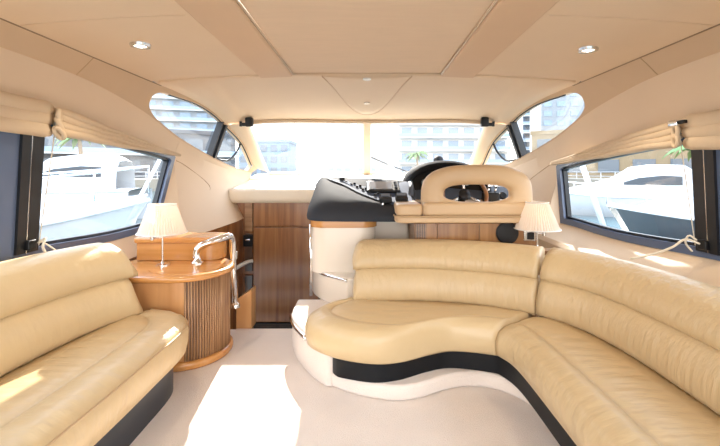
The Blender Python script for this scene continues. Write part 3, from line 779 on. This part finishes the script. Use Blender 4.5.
# plotter display
PX = Matrix.Rotation(R(22), 3, 'X')
dp = box('plotter', on_panel(.135, 3.40, .016), (.28, .21, .03), 'black_gloss', hc, bev=.01, rot=PX)
box('plotter_screen', on_panel(.115, 3.395, .032), (.195, .155, .006), 'screen', dp, rot=PX)
for i in range(3): lathe('plotter_button', on_panel(.24, 3.35+.05*i, .027+.005*i), [(.011, 0), (.011, .01)], 'dash_grey', dp, 10)
for x, y, sx in ((.145, 3.12, .095), (.27, 3.14, .095)):
    q = box('control_box', on_panel(x, y, .02), (sx, .11, .05), 'black_matte', hc, bev=.012, rot=PR)
    box('control_face', on_panel(x, y, .047), (sx*.7, .06, .006), 'dash_grey', q, bev=.002, rot=PR)
lathe('dimmer_knob', on_panel(-.225, 3.62, -.003), [(.026, 0), (.024, .03), (.016, .034)], 'black_gloss', hc, 16)
box('switch_plate', on_panel(-.06, 3.40, -.004), (.055, .46, .006), 'dash_panel', hc, bev=.003, rot=Matrix.Rotation(R(39), 3, 'Z') @ PR)
for i in range(6):
    for j in range(2):
        if i in (0,) and j: continue
        x, y = -.185+.050*i+.026*j, 3.55-.062*i+.022*j
        lathe('push_switch', on_panel(x, y, .002), [(.0115, 0), (.0115, .012), (.008, .016)], 'black_matte', hc, 10)
lathe('key_switch', on_panel(.12, 3.04, .002), [(.012, 0), (.012, .014)], 'chrome', hc, 10)
# binnacle hood with dials
prof = []
rows = []
for k in range(15):
    a = R(180*k/14)
    rows.append((math.cos(a), math.sin(a)))
outer = []
for yy, sc, zo in ((3.62, .93, 0.0), (3.66, 1.0, .0), (3.9, 1.0, .0), (4.1, .93, -.02), (4.25, .7, -.07)):
    outer.append([Vector((.74+.40*sc*c, yy+.14*s_, 1.02+zo+.29*sc*(s_**.75 if s_ > 0 else 0))) for c, s_ in rows])
bn = loft('binnacle_hood', outer, 'dash_black', hc)
inner = [[Vector((.74+.40*.93*c, 3.62+.14*s_, 1.02+.29*.93*(s_**.75 if s_ > 0 else 0))) for c, s_ in rows], [Vector((.74+.36*c, 3.64+.14*s_, 1.01+.245*(s_**.75 if s_ > 0 else 0))) for c, s_ in rows], [Vector((.74+.34*c, 3.78+.10*s_, 1.01+.22*(s_**.75 if s_ > 0 else 0))) for c, s_ in rows]]
loft('binnacle_lip', inner, 'black_matte', bn)
fv = inner[-1]; py('dial_face', [Vector((.74, 3.82, 1.02))]+fv, [(0, i, i+1) for i in range(1, len(fv))], 'black_gloss', bn, smooth=False)
for x, z, r in ((.55, 1.10, .035), (.63, 1.15, .035), (.74, 1.10, .05), (.86, 1.15, .035), (.94, 1.10, .035)):
    g = lathe('gauge', (x, 3.80, z), [(r, 0), (r, .02), (r*.85, .022), (r*.85, .016), (0, .016)], 'dash_grey', bn, 18, axis=Matrix.Rotation(R(90), 3, 'X'))
    lathe('gauge_face', (x, 3.782, z), [(r*.8, 0), (r*.8, .002), (0, .002)], 'dial', g, 18, axis=Matrix.Rotation(R(90), 3, 'X'))
# helm dash body right of the pod
py('lower_dash', [(.36, 3.55, .90), (1.34, 3.55, .90), (1.34, 3.85, 1.06), (.36, 3.85, 1.06), (.36, 3.60, .80), (1.34, 3.60, .80), (1.34, 4.2, .80), (.36, 4.2, .80), (.36, 4.2, 1.06), (1.34, 4.2, 1.06)],
   [(0, 1, 2, 3), (4, 5, 1, 0), (3, 2, 9, 8), (7, 6, 5, 4), (8, 9, 6, 7), (0, 3, 8, 7, 4), (1, 5, 6, 9, 2)], 'dash_grey', hc, smooth=False)
tube('pod_rib', [(.36, 3.30, 1.01), (.39, 3.55, 1.08), (.40, 3.75, 1.12)], .022, 'dash_grey', hc, 8)
cp = lathe('compass', (.70, 3.92, 1.30), [(.05, 0), (.05, .02), (.042, .04), (.025, .055), (0, .06)], 'dash_grey', hc, 18)

stw = thing('steering_wheel', 'dark steering wheel with timber rim seen through the helm seat back', 'steering wheel', (.83, 3.47, .99))
AX = Matrix.Rotation(R(62), 3, 'X'); c0 = Vector((.83, 3.40, 1.01))
tube('rim', [c0+AX @ Vector((.185*math.cos(2*math.pi*k/40), .185*math.sin(2*math.pi*k/40), 0)) for k in range(40)], .017, 'walnut', stw, 10, closed=True)
for a in (90, 210, 330):
    tube('spoke', [c0+AX @ Vector((.03*math.cos(R(a)), .03*math.sin(R(a)), -.01)), c0+AX @ Vector((.18*math.cos(R(a)), .18*math.sin(R(a)), 0))], .012, 'brushed', stw, 8)
lathe('hub', c0, [(.05, -.02), (.05, .005), (.03, .02), (0, .022)], 'black_gloss', stw, 18, axis=AX)
tube('column', [c0, c0+AX @ Vector((0, 0, -.14))], .03, 'black_matte', stw, 10)
th = thing('throttle_lever', 'black engine throttle with chrome twin levers at right of the helm', 'throttle', (1.10, 3.50, .92))
box('throttle_base', (1.10, 3.56, .97), (.12, .16, .10), 'black_gloss', th, bev=.015)
for dx in (-.03, .03):
    tube('lever', [(1.10+dx, 3.55, .99), (1.10+dx, 3.51, 1.06)], .008, 'chrome', th, 8)
    lathe('lever_knob', (1.10+dx, 3.505, 1.06), [(.008, 0), (.022, .012), (.022, .03), (.008, .042)], 'chrome', th, 12)
lathe('dial_pod', (1.19, 3.52, .985), [(.035, 0), (.035, .02), (.03, .025)], 'black_gloss', th, 16, axis=Matrix.Rotation(R(50), 3, 'X'))

# helm seat on timber cabinet
hcab = thing('helm_cabinet', 'walnut cabinet behind the corner sofa carrying the helm seat', 'cabinet', (.78, 3.05, .085))
box('carcass', (.785, 3.07, .4625), (.89, .40, .755), 'walnut_x', hcab, bev=.004)
for x0, x1 in ((.345, .50), (.505, .80), (.805, 1.225)):
    box('front_panel', ((x0+x1)/2, 2.866, .745), (x1-x0, .014, .175), 'teak', hcab, bev=.003)
box('slatted_vent', (.385, 2.858, .77), (.075, .006, .12), 'walnut_dark', hcab)
for i in range(6): box('vent_bar', (.353+.0125*i, 2.854, .77), (.005, .006, .12), 'walnut_x', hcab)
spk = thing('round_speaker', 'round black speaker set into the walnut cabinet behind sofa', 'speaker', (1.0, 2.85, .755))
lathe('grille', (1.0, 2.858, .765), [(.075, 0), (.075, .012), (.062, .018), (.03, .022), (0, .023)], 'black_matte', spk, 28, axis=Matrix.Rotation(R(90), 3, 'X'))
lathe('ring', (1.0, 2.858, .765), [(.080, 0), (.080, .01), (.072, .014), (.072, 0)], 'black_gloss', spk, 28, axis=Matrix.Rotation(R(90), 3, 'X'))
sk = thing('wall_socket', 'small black and silver socket plate beside the round speaker', 'socket', (1.165, 2.86, .72))
box('plate', (1.16, 2.854, .745), (.085, .01, .07), 'brushed', sk, bev=.004)
box('insert', (1.165, 2.847, .745), (.05, .01, .05), 'black_gloss', sk, bev=.003)
shf = tag(box('back_shelf', (1.165, 2.80, .645), (.39, .10, .028), 'walnut_x', bev=.004), 'narrow walnut shelf behind the sofa back carrying the right lamp', 'shelf')

hs = thing('helm_chair', 'tan leather helm chair with hooped backrest and oval opening', 'chair', (.79, 2.95, .84))
pr_ = rrect(.20, 1.315, 2.80, 3.26, .06)
prism('seat_base', pr_, .84, .885, 'leather_tan', hs, bev=.014)
prism('arm_pad', rrect(.205, .40, 2.815, 3.20, .045), .885, .972, 'leather_tan', hs, bev=.025, seg=4)
prism('seat_pad', rrect(.44, 1.2, 2.93, 3.24, .06), .885, .96, 'leather_tan', hs, bev=.03, seg=4)
# backrest = hoop swept with a rounded rectangular section, closed by a lower body
N = 72
outer_l, inner_l = [], []
def superell(t, cx, cz, a, bu, bl, p):
    c, s_ = math.cos(t), math.sin(t)
    if isinstance(p, tuple): p = p[0] if s_ >= 0 else p[1]
    x = cx+a*math.copysign(abs(c)**(2/p), c); z = cz+(bu if s_ > 0 else bl)*math.copysign(abs(s_)**(2/p), s_)
    return x, z
rows = []
for k in range(N):
    t = 2*math.pi*k/N
    ox, oz = superell(t, .80, 1.02, .405, .232, .135, (2.9, 9.0)); ix, iz = superell(t, .79, 1.035, .238, .075, .052, (3.0, 2.2))
    def Yc(x): return 2.87+.10*((x-.8)/.4)**2*0.6
    sec = []
    for q in range(14):      # section around from outer to inner
        a = 2*math.pi*q/14; w = (math.cos(a)); w = math.copysign(abs(w)**.7, w); h = math.copysign(abs(math.sin(a))**.7, math.sin(a))
        m_ = (1-w)/2
        x, z = lerp(ox, ix, m_), lerp(oz, iz, m_)
        sec.append(Vector((x, Yc(x)+.062*h, z)))
    rows.append(sec)
prism('backrest_body', rrect(.395, 1.30, 2.808, 2.935, .04), .885, .985, 'leather_tan', hs, bev=.028, seg=4)
loft('backrest_hoop', rows, 'leather_tan', hs, cu=True, cv=True)
tube('piping', [(x*.985+.012, 2.803, .888) for x in ()] or [(p[0], p[1], .886) for p in rrect(.197, 1.318, 2.797, 3.263, .06)], .006, 'piping', hs, 6, closed=True)
sidep = prism('side_wing', rrect(1.16, 1.31, 2.815, 3.2, .05), .885, .98, 'leather_tan', hs, bev=.03, seg=4)

# ------------------------------------------------------------------ recessed lights, brackets
def downlight(x, y, label):
    z = bowl_z(x, y) if y > 2.9 else ceil_aft(x/surfX(y, zA(y)), y).z
    t = thing('ceiling_downlight', label, 'ceiling light', (x, y, z), 'recessed ceiling downlights')
    lathe('trim_ring', (x, y, z-.012), [(.030, .008), (.032, 0), (.048, 0), (.052, .014)], 'brushed', t, 28)
    lathe('lens', (x, y, z-.006), [(.031, 0), (.031, .004), (0, .004)], 'lens', t, 24)
    d = bpy.data.lights.new('downlight_beam', 'SPOT'); d.energy = 10; d.color = (1, .86, .66); d.spot_size = R(110); d.spot_blend = .6; d.shadow_soft_size = .03
    o = bpy.data.objects.new('downlight_beam', d); COL.objects.link(o); o.parent = t; o.location = (0, 0, -.02)
downlight(-1.19, 2.10, 'left round recessed downlight with bright lens in tan ceiling')
downlight(1.20, 2.17, 'right round recessed downlight with bright lens in tan ceiling')
for s, lab in ((-1, 'small black bracket at top left corner of windscreen'), (1, 'small black bracket at top right corner of windscreen')):
    c = ceil_pt(s*.835, .97)+Vector((0, -.05, -.035))
    t = thing('blind_bracket', lab, 'bracket', c, 'black windscreen brackets')
    box('bracket_block', c, (.075, .06, .095), 'black_gloss', t, bev=.01)
    box('bracket_hinge', c+Vector((s*.055, -.01, -.025)), (.045, .04, .035), 'black_gloss', t, bev=.006)
    lathe('bracket_pin', c+Vector((s*.085, -.01, -.045)), [(.014, 0), (.014, .05)], 'black_matte', t, 10)

# ------------------------------------------------------------------ blinds
def blind(s, y0, y1, n, top, bot, label, taper):
    ym = (y0+y1)/2
    t = thing('roman_blind', label, 'blind', (s*1.6, ym, bot(ym)))
    for k in range(n):
        rows = []
        M = 40
        for i in range(M+1):
            y = lerp(y0, y1, i/M)
            za, zb_ = top(y), bot(y); h = (za-zb_)/n; zc = za-h*(k+.5)
            x = surfX(y, zc)-.034-.006*k*(1-i/M*.7)
            sag = (.003*math.sin(i*.33+k*1.7)+.0015*math.sin(i*.8+k))*(za-zb_)/.12
            g = 1.0 if i not in (0, M) else .7
            row = []
            for q in range(10):
                a = 2*math.pi*q/10
                row.append(Vector((s*(x+.026*math.cos(a)*g), y, zc+sag+(h*.72+.002)*math.sin(a)*g)))
            rows.append(row)
        loft('fold', rows, 'blind_cloth', t, cu=True, cap=True)
    # flat cloth behind the folds
    return t
BT = {-1: [(1.0, 1.545), (1.8, 1.536), (2.08, 1.53), (2.5, 1.48), (3.05, 1.405), (3.5, 1.352)], 1: [(1.0, 1.475), (1.85, 1.468), (2.06, 1.46), (2.55, 1.42), (3.2, 1.33), (3.55, 1.285)]}
BBm = {-1: [(1.0, 1.405), (1.8, 1.405), (2.08, 1.40), (2.4, 1.378), (3.05, 1.355), (3.5, 1.335)], 1: [(1.0, 1.33), (1.85, 1.33), (2.06, 1.338), (2.55, 1.315), (3.2, 1.28), (3.55, 1.262)]}
def bt(y): return smooth_interp(BT[SIDE], y)
def bb(y): return smooth_interp(BBm[SIDE], y)
for s, nm in ((-1, 'left'), (1, 'right')):
    SIDE = s
    blind(s, 2.075, 3.47 if s < 0 else 3.54, 4, bt, bb, 'cream roman blind gathered along top of %s window, tapering forward' % nm, True)
    blind(s, .35, 2.05, 3, lambda y: bt(y)+.012, lambda y: bb(y)-.015, 'cream roman blind gathered in thick folds over %s near window' % nm, False)
    # tie knot and cord
    yk = 2.062; zk = 1.47 if s < 0 else 1.41; xk = surfX(yk, zk)-.075
    t = thing('blind_tie', 'knotted cord with clip holding %s roman blind up at mullion' % nm, 'cord', (s*xk, yk, zk))
    if s < 0:
        for j in range(3):
            tube('knot', [(s*(xk+.012*math.cos(2*math.pi*k/16)), yk-.005+.022*math.cos(2*math.pi*k/16+j), zk-.045*j+.02+.026*math.sin(2*math.pi*k/16)) for k in range(16)], .012, 'blind_cloth', t, 8, closed=True)
    else:
        box('clip', (s*(xk-.005), yk, zk+.04), (.03, .06, .035), 'chrome', t, bev=.008)
        box('clip_tip', (s*(xk-.005), yk-.05, zk+.042), (.02, .05, .018), 'black_gloss', t, bev=.004)
        for j in range(2):
            tube('knot', [(s*(xk+.012*math.cos(2*math.pi*k/16)), yk+.03*math.cos(2*math.pi*k/16), zk-.05*j+.0+.03*math.sin(2*math.pi*k/16)) for k in range(16)], .009, 'blind_cloth', t, 8, closed=True)
    zc0 = .80
    xs = lambda z: surfX(2.06, z)-.045
    tube('hanging_cord', [(s*xs(z), 2.075, z) for z in (1.46, 1.3, 1.1, .95, .82)], .0028, 'cord', t, 6)
    cl = box('cleat', (s*(surfX(2.0, .84)-.035), 2.03, .83), (.03, .05, .05), 'black_gloss', t, bev=.006)
    x0 = surfX(2.0, .84)
    if s < 0:
        tube('cord_tail', spline([(-(x0-.06), 2.05, .835), (-(x0-.09), 2.06, .86), (-(x0-.10), 2.03, .82), (-(x0-.10), 2.06, .77), (-(x0-.10), 2.10, .735), (-(x0-.12), 2.11, .70)], 24), .006, 'cord', t, 6)
        tube('cord_tail', spline([(-(x0-.05), 2.08, .84), (-(x0-.08), 2.10, .81), (-(x0-.11), 2.16, .745)], 14), .004, 'cord', t, 6)
    else:
        tube('cord_tail', spline([(x0-.055, 2.03, .835), (x0-.09, 2.08, .85), (x0-.13, 2.12, .80), (x0-.20, 2.19, .745), (x0-.27, 2.24, .715)], 24), .006, 'cord', t, 6)
        tube('cord_tail', spline([(x0-.055, 2.05, .85), (x0-.07, 2.08, .87), (x0-.08, 2.09, .83), (x0-.07, 2.06, .79)], 16), .005, 'cord', t, 6)

# ------------------------------------------------------------------ outside: water, quays, boats, buildings
wt = py('harbour_water', [(-400, -80, -1.5), (400, -80, -1.5), (400, 600, -1.5), (-400, 600, -1.5)], [(0, 1, 2, 3)], 'water', smooth=False)
tag(wt, 'calm harbour water around the moored boats', 'water'); wt['kind'] = 'stuff'
dk = tag(box('foredeck', (0, 7.1, -.4), (2.6, 3.3, 2.4), 'boat_white', bev=.12), 'white foredeck of this boat outside the windscreen', 'boat deck')

def boat(loc, rz, L, Wd, zsheer, hullmat, label, cabin=1.0, rail=True, glazed=True):
    t = thing('moored_boat', label, 'boat', loc)
    M = Matrix.Rotation(R(rz), 4, 'Z')
    T = Matrix.Translation(Vector(loc)) @ M
    def W_(p): return T @ Vector(p)
    n = 24; rows = []; deck = []
    for i in range(n+1):
        u = i/n; y = L*(u-.5)
        w = Wd/2*(1-max(0, (u-.45)/.55)**2.4)
        zt_ = zsheer+.35*max(0, (u-.5)/.5)**1.5
        fl_ = lerp(.82, .45, max(0, (u-.4)/.6))
        y2 = y+ (0.0 if u < .7 else -.9*((u-.7)/.3)**1.5)
        rows.append([W_((-w, y, zt_)), W_((-w*lerp(1, .9, u), lerp(y, y2, .25), zt_-.35)), W_((-w*fl_, y2, -.3)), W_((0, y2, -.6)), W_((w*fl_, y2, -.3)), W_((w*lerp(1, .9, u), lerp(y, y2, .25), zt_-.35)), W_((w, y, zt_))])
        deck.append([W_((-w, y, zt_)), W_((-w*.93, y, zt_+.06)), W_((-w*.5, y, zt_+.10)), W_((0, y, zt_+.14)), W_((w*.5, y, zt_+.10)), W_((w*.93, y, zt_+.06)), W_((w, y, zt_))])
    loft('hull', rows, hullmat, t)
    loft('deck', deck, 'boat_white', t)
    tube('rub_rail', [r[0] for r in rows]+[r[-1] for r in reversed(rows)], .04, 'boat_white', t, 6)
    if cabin:
        cr = []
        for (u, w, h) in ((.08, .34, 1.5), (.12, .36, 1.75), (.3, .36, 1.8), (.42, .35, 1.65), (.52, .33, 1.05), (.66, .29, .66), (.80, .22, .38), (.90, .11, .15), (.94, .05, .03)):
            y = L*(u-.5); zz = zsheer+.05
            h *= cabin; cr.append([W_((-Wd*w*1.1, y, zz)), W_((-Wd*w, y, zz+h*.7)), W_((-Wd*w*.7, y, zz+h)), W_((0, y, zz+h*1.06)), W_((Wd*w*.7, y, zz+h)), W_((Wd*w, y, zz+h*.7)), W_((Wd*w*1.1, y, zz))])
        loft('coachroof', cr, 'boat_white', t)
        for sgn in (-1, 1) if glazed else ():
            pts = []
            for (u, w, h0, h1) in ((.15, .366, .75, 1.25), (.25, .368, .75, 1.3), (.38, .362, .75, 1.15), (.46, .352, .75, .9)):
                y = L*(u-.5); pts.append((W_((sgn*(Wd*w+.06), y, zsheer+h0)), W_((sgn*(Wd*w+.0), y, zsheer+h1))))
            loft('cabin_window', [[a for a, b in pts], [b for a, b in pts]], 'boat_glass', t)
    if rail:
        top = []
        for i in range(n//2, n+1):
            u = i/n; y = L*(u-.5); w = Wd/2*(1-max(0, (u-.45)/.55)**2.4)*.94; zt_ = zsheer+.35*max(0, (u-.5)/.5)**1.5
            top.append(((-w, y, zt_+.62+.1*u), (w, y, zt_+.62+.1*u), (-w, y, zt_+.05), (w, y, zt_+.05)))
        path = [W_(q[0]) for q in top]+[W_(q[1]) for q in reversed(top)]
        tube('pulpit_rail', path, .022, 'chrome', t, 6)
        for i in range(0, len(top), 3):
            for a, b in ((0, 2), (1, 3)):
                tube('stanchion', [W_(top[i][a]), W_(top[i][b])], .017, 'chrome', t, 6)
    return t
boat((-7.85, 4.4, -1.5), -37, 10.5, 4.0, 1.75, 'boat_white', 'white motor boat moored close outside the left window', cabin=1.5, glazed=False)
boat((13.9, 13.0, -1.5), 55, 10.5, 4.2, 1.0, 'boat_dark', 'dark-hulled motor boat with white deck moored outside right window', cabin=2.3, glazed=False)
boat((15.5, 25, -1.5), 62, 9.0, 3.4, 1.2, 'boat_white', 'white cruiser moored beyond the dark-hulled boat')
boat((-17, 21, -1.5), 100, 9.5, 3.4, 1.7, 'boat_white', 'white cruiser moored further along the left quay')
# slanting white gangway poles near the windows
tag(tube('mooring_pole', [(4.35, 7.1, -.2), (3.92, 7.4, 1.5)], .05, 'boat_white', None, 8), 'slanted white pole standing in front of the right window view', 'pole')
tag(tube('flag_staff', [(-5.6, 9.0, -.3), (-5.0, 9.9, 1.75)], .045, 'boat_white', None, 8), 'slanted white pole seen through the left window near its front', 'pole')

tag(tube('windscreen_wiper', [(.03, 5.12, 1.40), (.30, 5.30, 1.29), (.56, 5.42, 1.20)], .009, 'seal', None, 6), 'thin black wiper arm lying across right windscreen pane', 'wiper')
# quays
for sx, lab in ((-1, 'stone promenade across the water on the left side'), (1, 'sandy promenade across the water on the right side')):
    q = tag(prism('promenade', [(sx*30, -40), (sx*120, -40), (sx*120, 77.9), (sx*30, 77.9)][::sx], -1.6, .2, 'quay', smooth=False), lab, 'promenade')
    g = thing('promenade_railing', 'white railing along the promenade edge on the %s' % ('left' if sx < 0 else 'right'), 'railing', (sx*30.4, 20, .2))
    for z in (.65, 1.2): tube('rail', [(sx*30.4, -10, z), (sx*30.4, 70, z)], .05, 'boat_white', g, 6)
    vv, ff = box_geo((0, 0, 0), (.08, .08, 1.0)); pm = None
    for i in range(27):
        if pm is None: o = py('post', vv, ff, 'boat_white', g, smooth=False); pm = o.data
        else: o = bpy.data.objects.new('post', pm); COL.objects.link(o); o.parent = g; o.matrix_parent_inverse = Matrix.Translation(-Vector(g.location))
        o.location = (sx*30.4, -8+3*i, .7)
q = tag(prism('far_quay', [(-120, 78), (120, 78), (120, 300), (-120, 300)], -1.6, .25, 'quay', smooth=False), 'far quay at the foot of the buildings ahead', 'quay')

def building(c, rz, w, d, h, floors, bays, m, wm, label, slab=None, gw=.62, gh=.55, z0=.2):
    """block with separate windows on the face towards local -Y and balcony slabs"""
    t = thing('building', label, 'building', (c[0], c[1], z0)); t.rotation_euler.z = R(rz)
    def ch(name, me, mm, loc):
        o = bpy.data.objects.new(name, me); COL.objects.link(o); o.parent = t; o.location = loc
        if not me.materials: me.materials.append(MATS[mm])
        return o
    def bm_(s):
        v, f = box_geo((0, 0, 0), s); me = bpy.data.meshes.new('block'); me.from_pydata([tuple(p) for p in v], [], f); return me
    ch('walls', bm_((w, d, h)), m, (0, 0, h/2))
    ch('parapet', bm_((w+.4, d+.4, .7)), m, (0, 0, h+.35))
    fh = h/floors; bw = w/bays
    wme = bm_((bw*gw, .3, fh*gh)); sme = bm_((w+.3, 1.3, .28)); rme = bm_((w+.3, .08, .75)) if slab else None
    for i in range(floors):
        for j in range(bays): ch('window', wme, wm, (-w/2+bw*(j+.5), -d/2-.02, fh*(i+.5)))
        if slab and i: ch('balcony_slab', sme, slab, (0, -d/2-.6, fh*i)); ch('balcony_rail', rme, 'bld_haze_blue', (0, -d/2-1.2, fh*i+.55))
    if rz:   # second visible face
        nb = max(2, int(d/ (bw))); sd = d/nb
        wme2 = bm_((.3, sd*gw, fh*gh)); sg = 1 if rz > 0 else -1
        for i in range(floors):
            for j in range(nb): ch('window', wme2, wm, (-sg*(w/2+.02), -d/2+sd*(j+.5), fh*(i+.5)))
    return t
building((19, 96), 0, 24, 16, 34, 12, 7, 'bld_white', 'win_blue', 'pale balconied apartment block behind right half of windscreen', slab='bld_white')
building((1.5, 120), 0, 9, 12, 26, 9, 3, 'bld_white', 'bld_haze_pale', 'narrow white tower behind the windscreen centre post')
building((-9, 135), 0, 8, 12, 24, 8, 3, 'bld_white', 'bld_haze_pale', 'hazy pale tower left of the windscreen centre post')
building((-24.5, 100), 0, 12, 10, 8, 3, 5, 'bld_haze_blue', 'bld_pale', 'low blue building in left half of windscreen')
building((71, 150), -14, 26, 20, 78, 26, 6, 'bld_blue', 'bld_grey', 'tall blue tower with white balconies beyond upper right window', slab='bld_white')
building((57, 118), -10, 14, 14, 24, 9, 4, 'bld_pale', 'win_blue', 'mid-height grey block left of the tall blue tower')
building((-62, 118), 16, 40, 16, 46, 15, 9, 'bld_pale', 'win_blue', 'long pale apartment block beyond upper left window', slab='bld_white')
building((-48, 70), 35, 46, 12, 8, 2, 9, 'bld_grey', 'win_dark', 'low grey waterside building beyond left window', slab='bld_white')
building((55, 66), -36, 50, 12, 8, 2, 10, 'bld_beige', 'win_dark', 'low beige waterside building beyond right window')

def palm(loc, h, label, seed):
    rnd = random.Random(seed)
    t = thing('palm_tree', label, 'tree', loc)
    x, y, z = loc
    P = [Vector((x+.15*math.sin(k*.5), y, z+h*k/8)) for k in range(9)]
    tube('trunk', P, [.28-.012*k for k in range(9)], 'trunk', t, 8)
    for k in range(16):
        a = 2*math.pi*k/16+rnd.uniform(-.15, .15); Lf = rnd.uniform(2.2, 3.0); up = rnd.uniform(.2, 1.1)
        rows = []
        for i in range(8):
            u = i/7; r = Lf*u; zz = P[-1].z+up*math.sin(u*2.2)*1.2-1.6*u*u*(1.3-up*.5)
            wd = .32*math.sin(math.pi*min(1, u*.9+.1))
            c = Vector((P[-1].x+r*math.cos(a), y+r*math.sin(a), zz)); sd = Vector((-math.sin(a), math.cos(a), 0))
            rows.append([c-sd*wd+Vector((0, 0, -wd*.6)), c+Vector((0, 0, .03)), c+sd*wd+Vector((0, 0, -wd*.6))])
        loft('frond', rows, 'palm_leaf', t)
    return t
palm((-33, 46, .2), 5.2, 'palm tree on the left promenade in front of grey building', 1)
palm((10.5, 84, .2), 4.6, 'palm tree on far quay before the balconied block', 2)
palm((33, 40, .2), 3.0, 'small palm tree on the right promenade', 3)
um = thing('cafe_umbrella', 'closed orange umbrella on the left promenade', 'umbrella', (-32, 45, .2))
lathe('pole', (-32, 45, .2), [(.05, 0), (.05, 2.2)], 'boat_white', um, 8); lathe('canopy', (-32, 45, 1.1), [(.45, 0), (.5, .2), (.3, .8), (.06, 1.3)], 'umbrella_orange', um, 10)
fg = thing('red_flag', 'red flag on a white staff beyond left window', 'flag', (-31.5, 62, .2))
lathe('staff', (-31.5, 62, .2), [(.06, 0), (.05, 6.0)], 'boat_white', fg, 8); box('cloth', (-30.4, 62, 5.0), (2.0, .06, 1.4), 'red_cloth', fg)
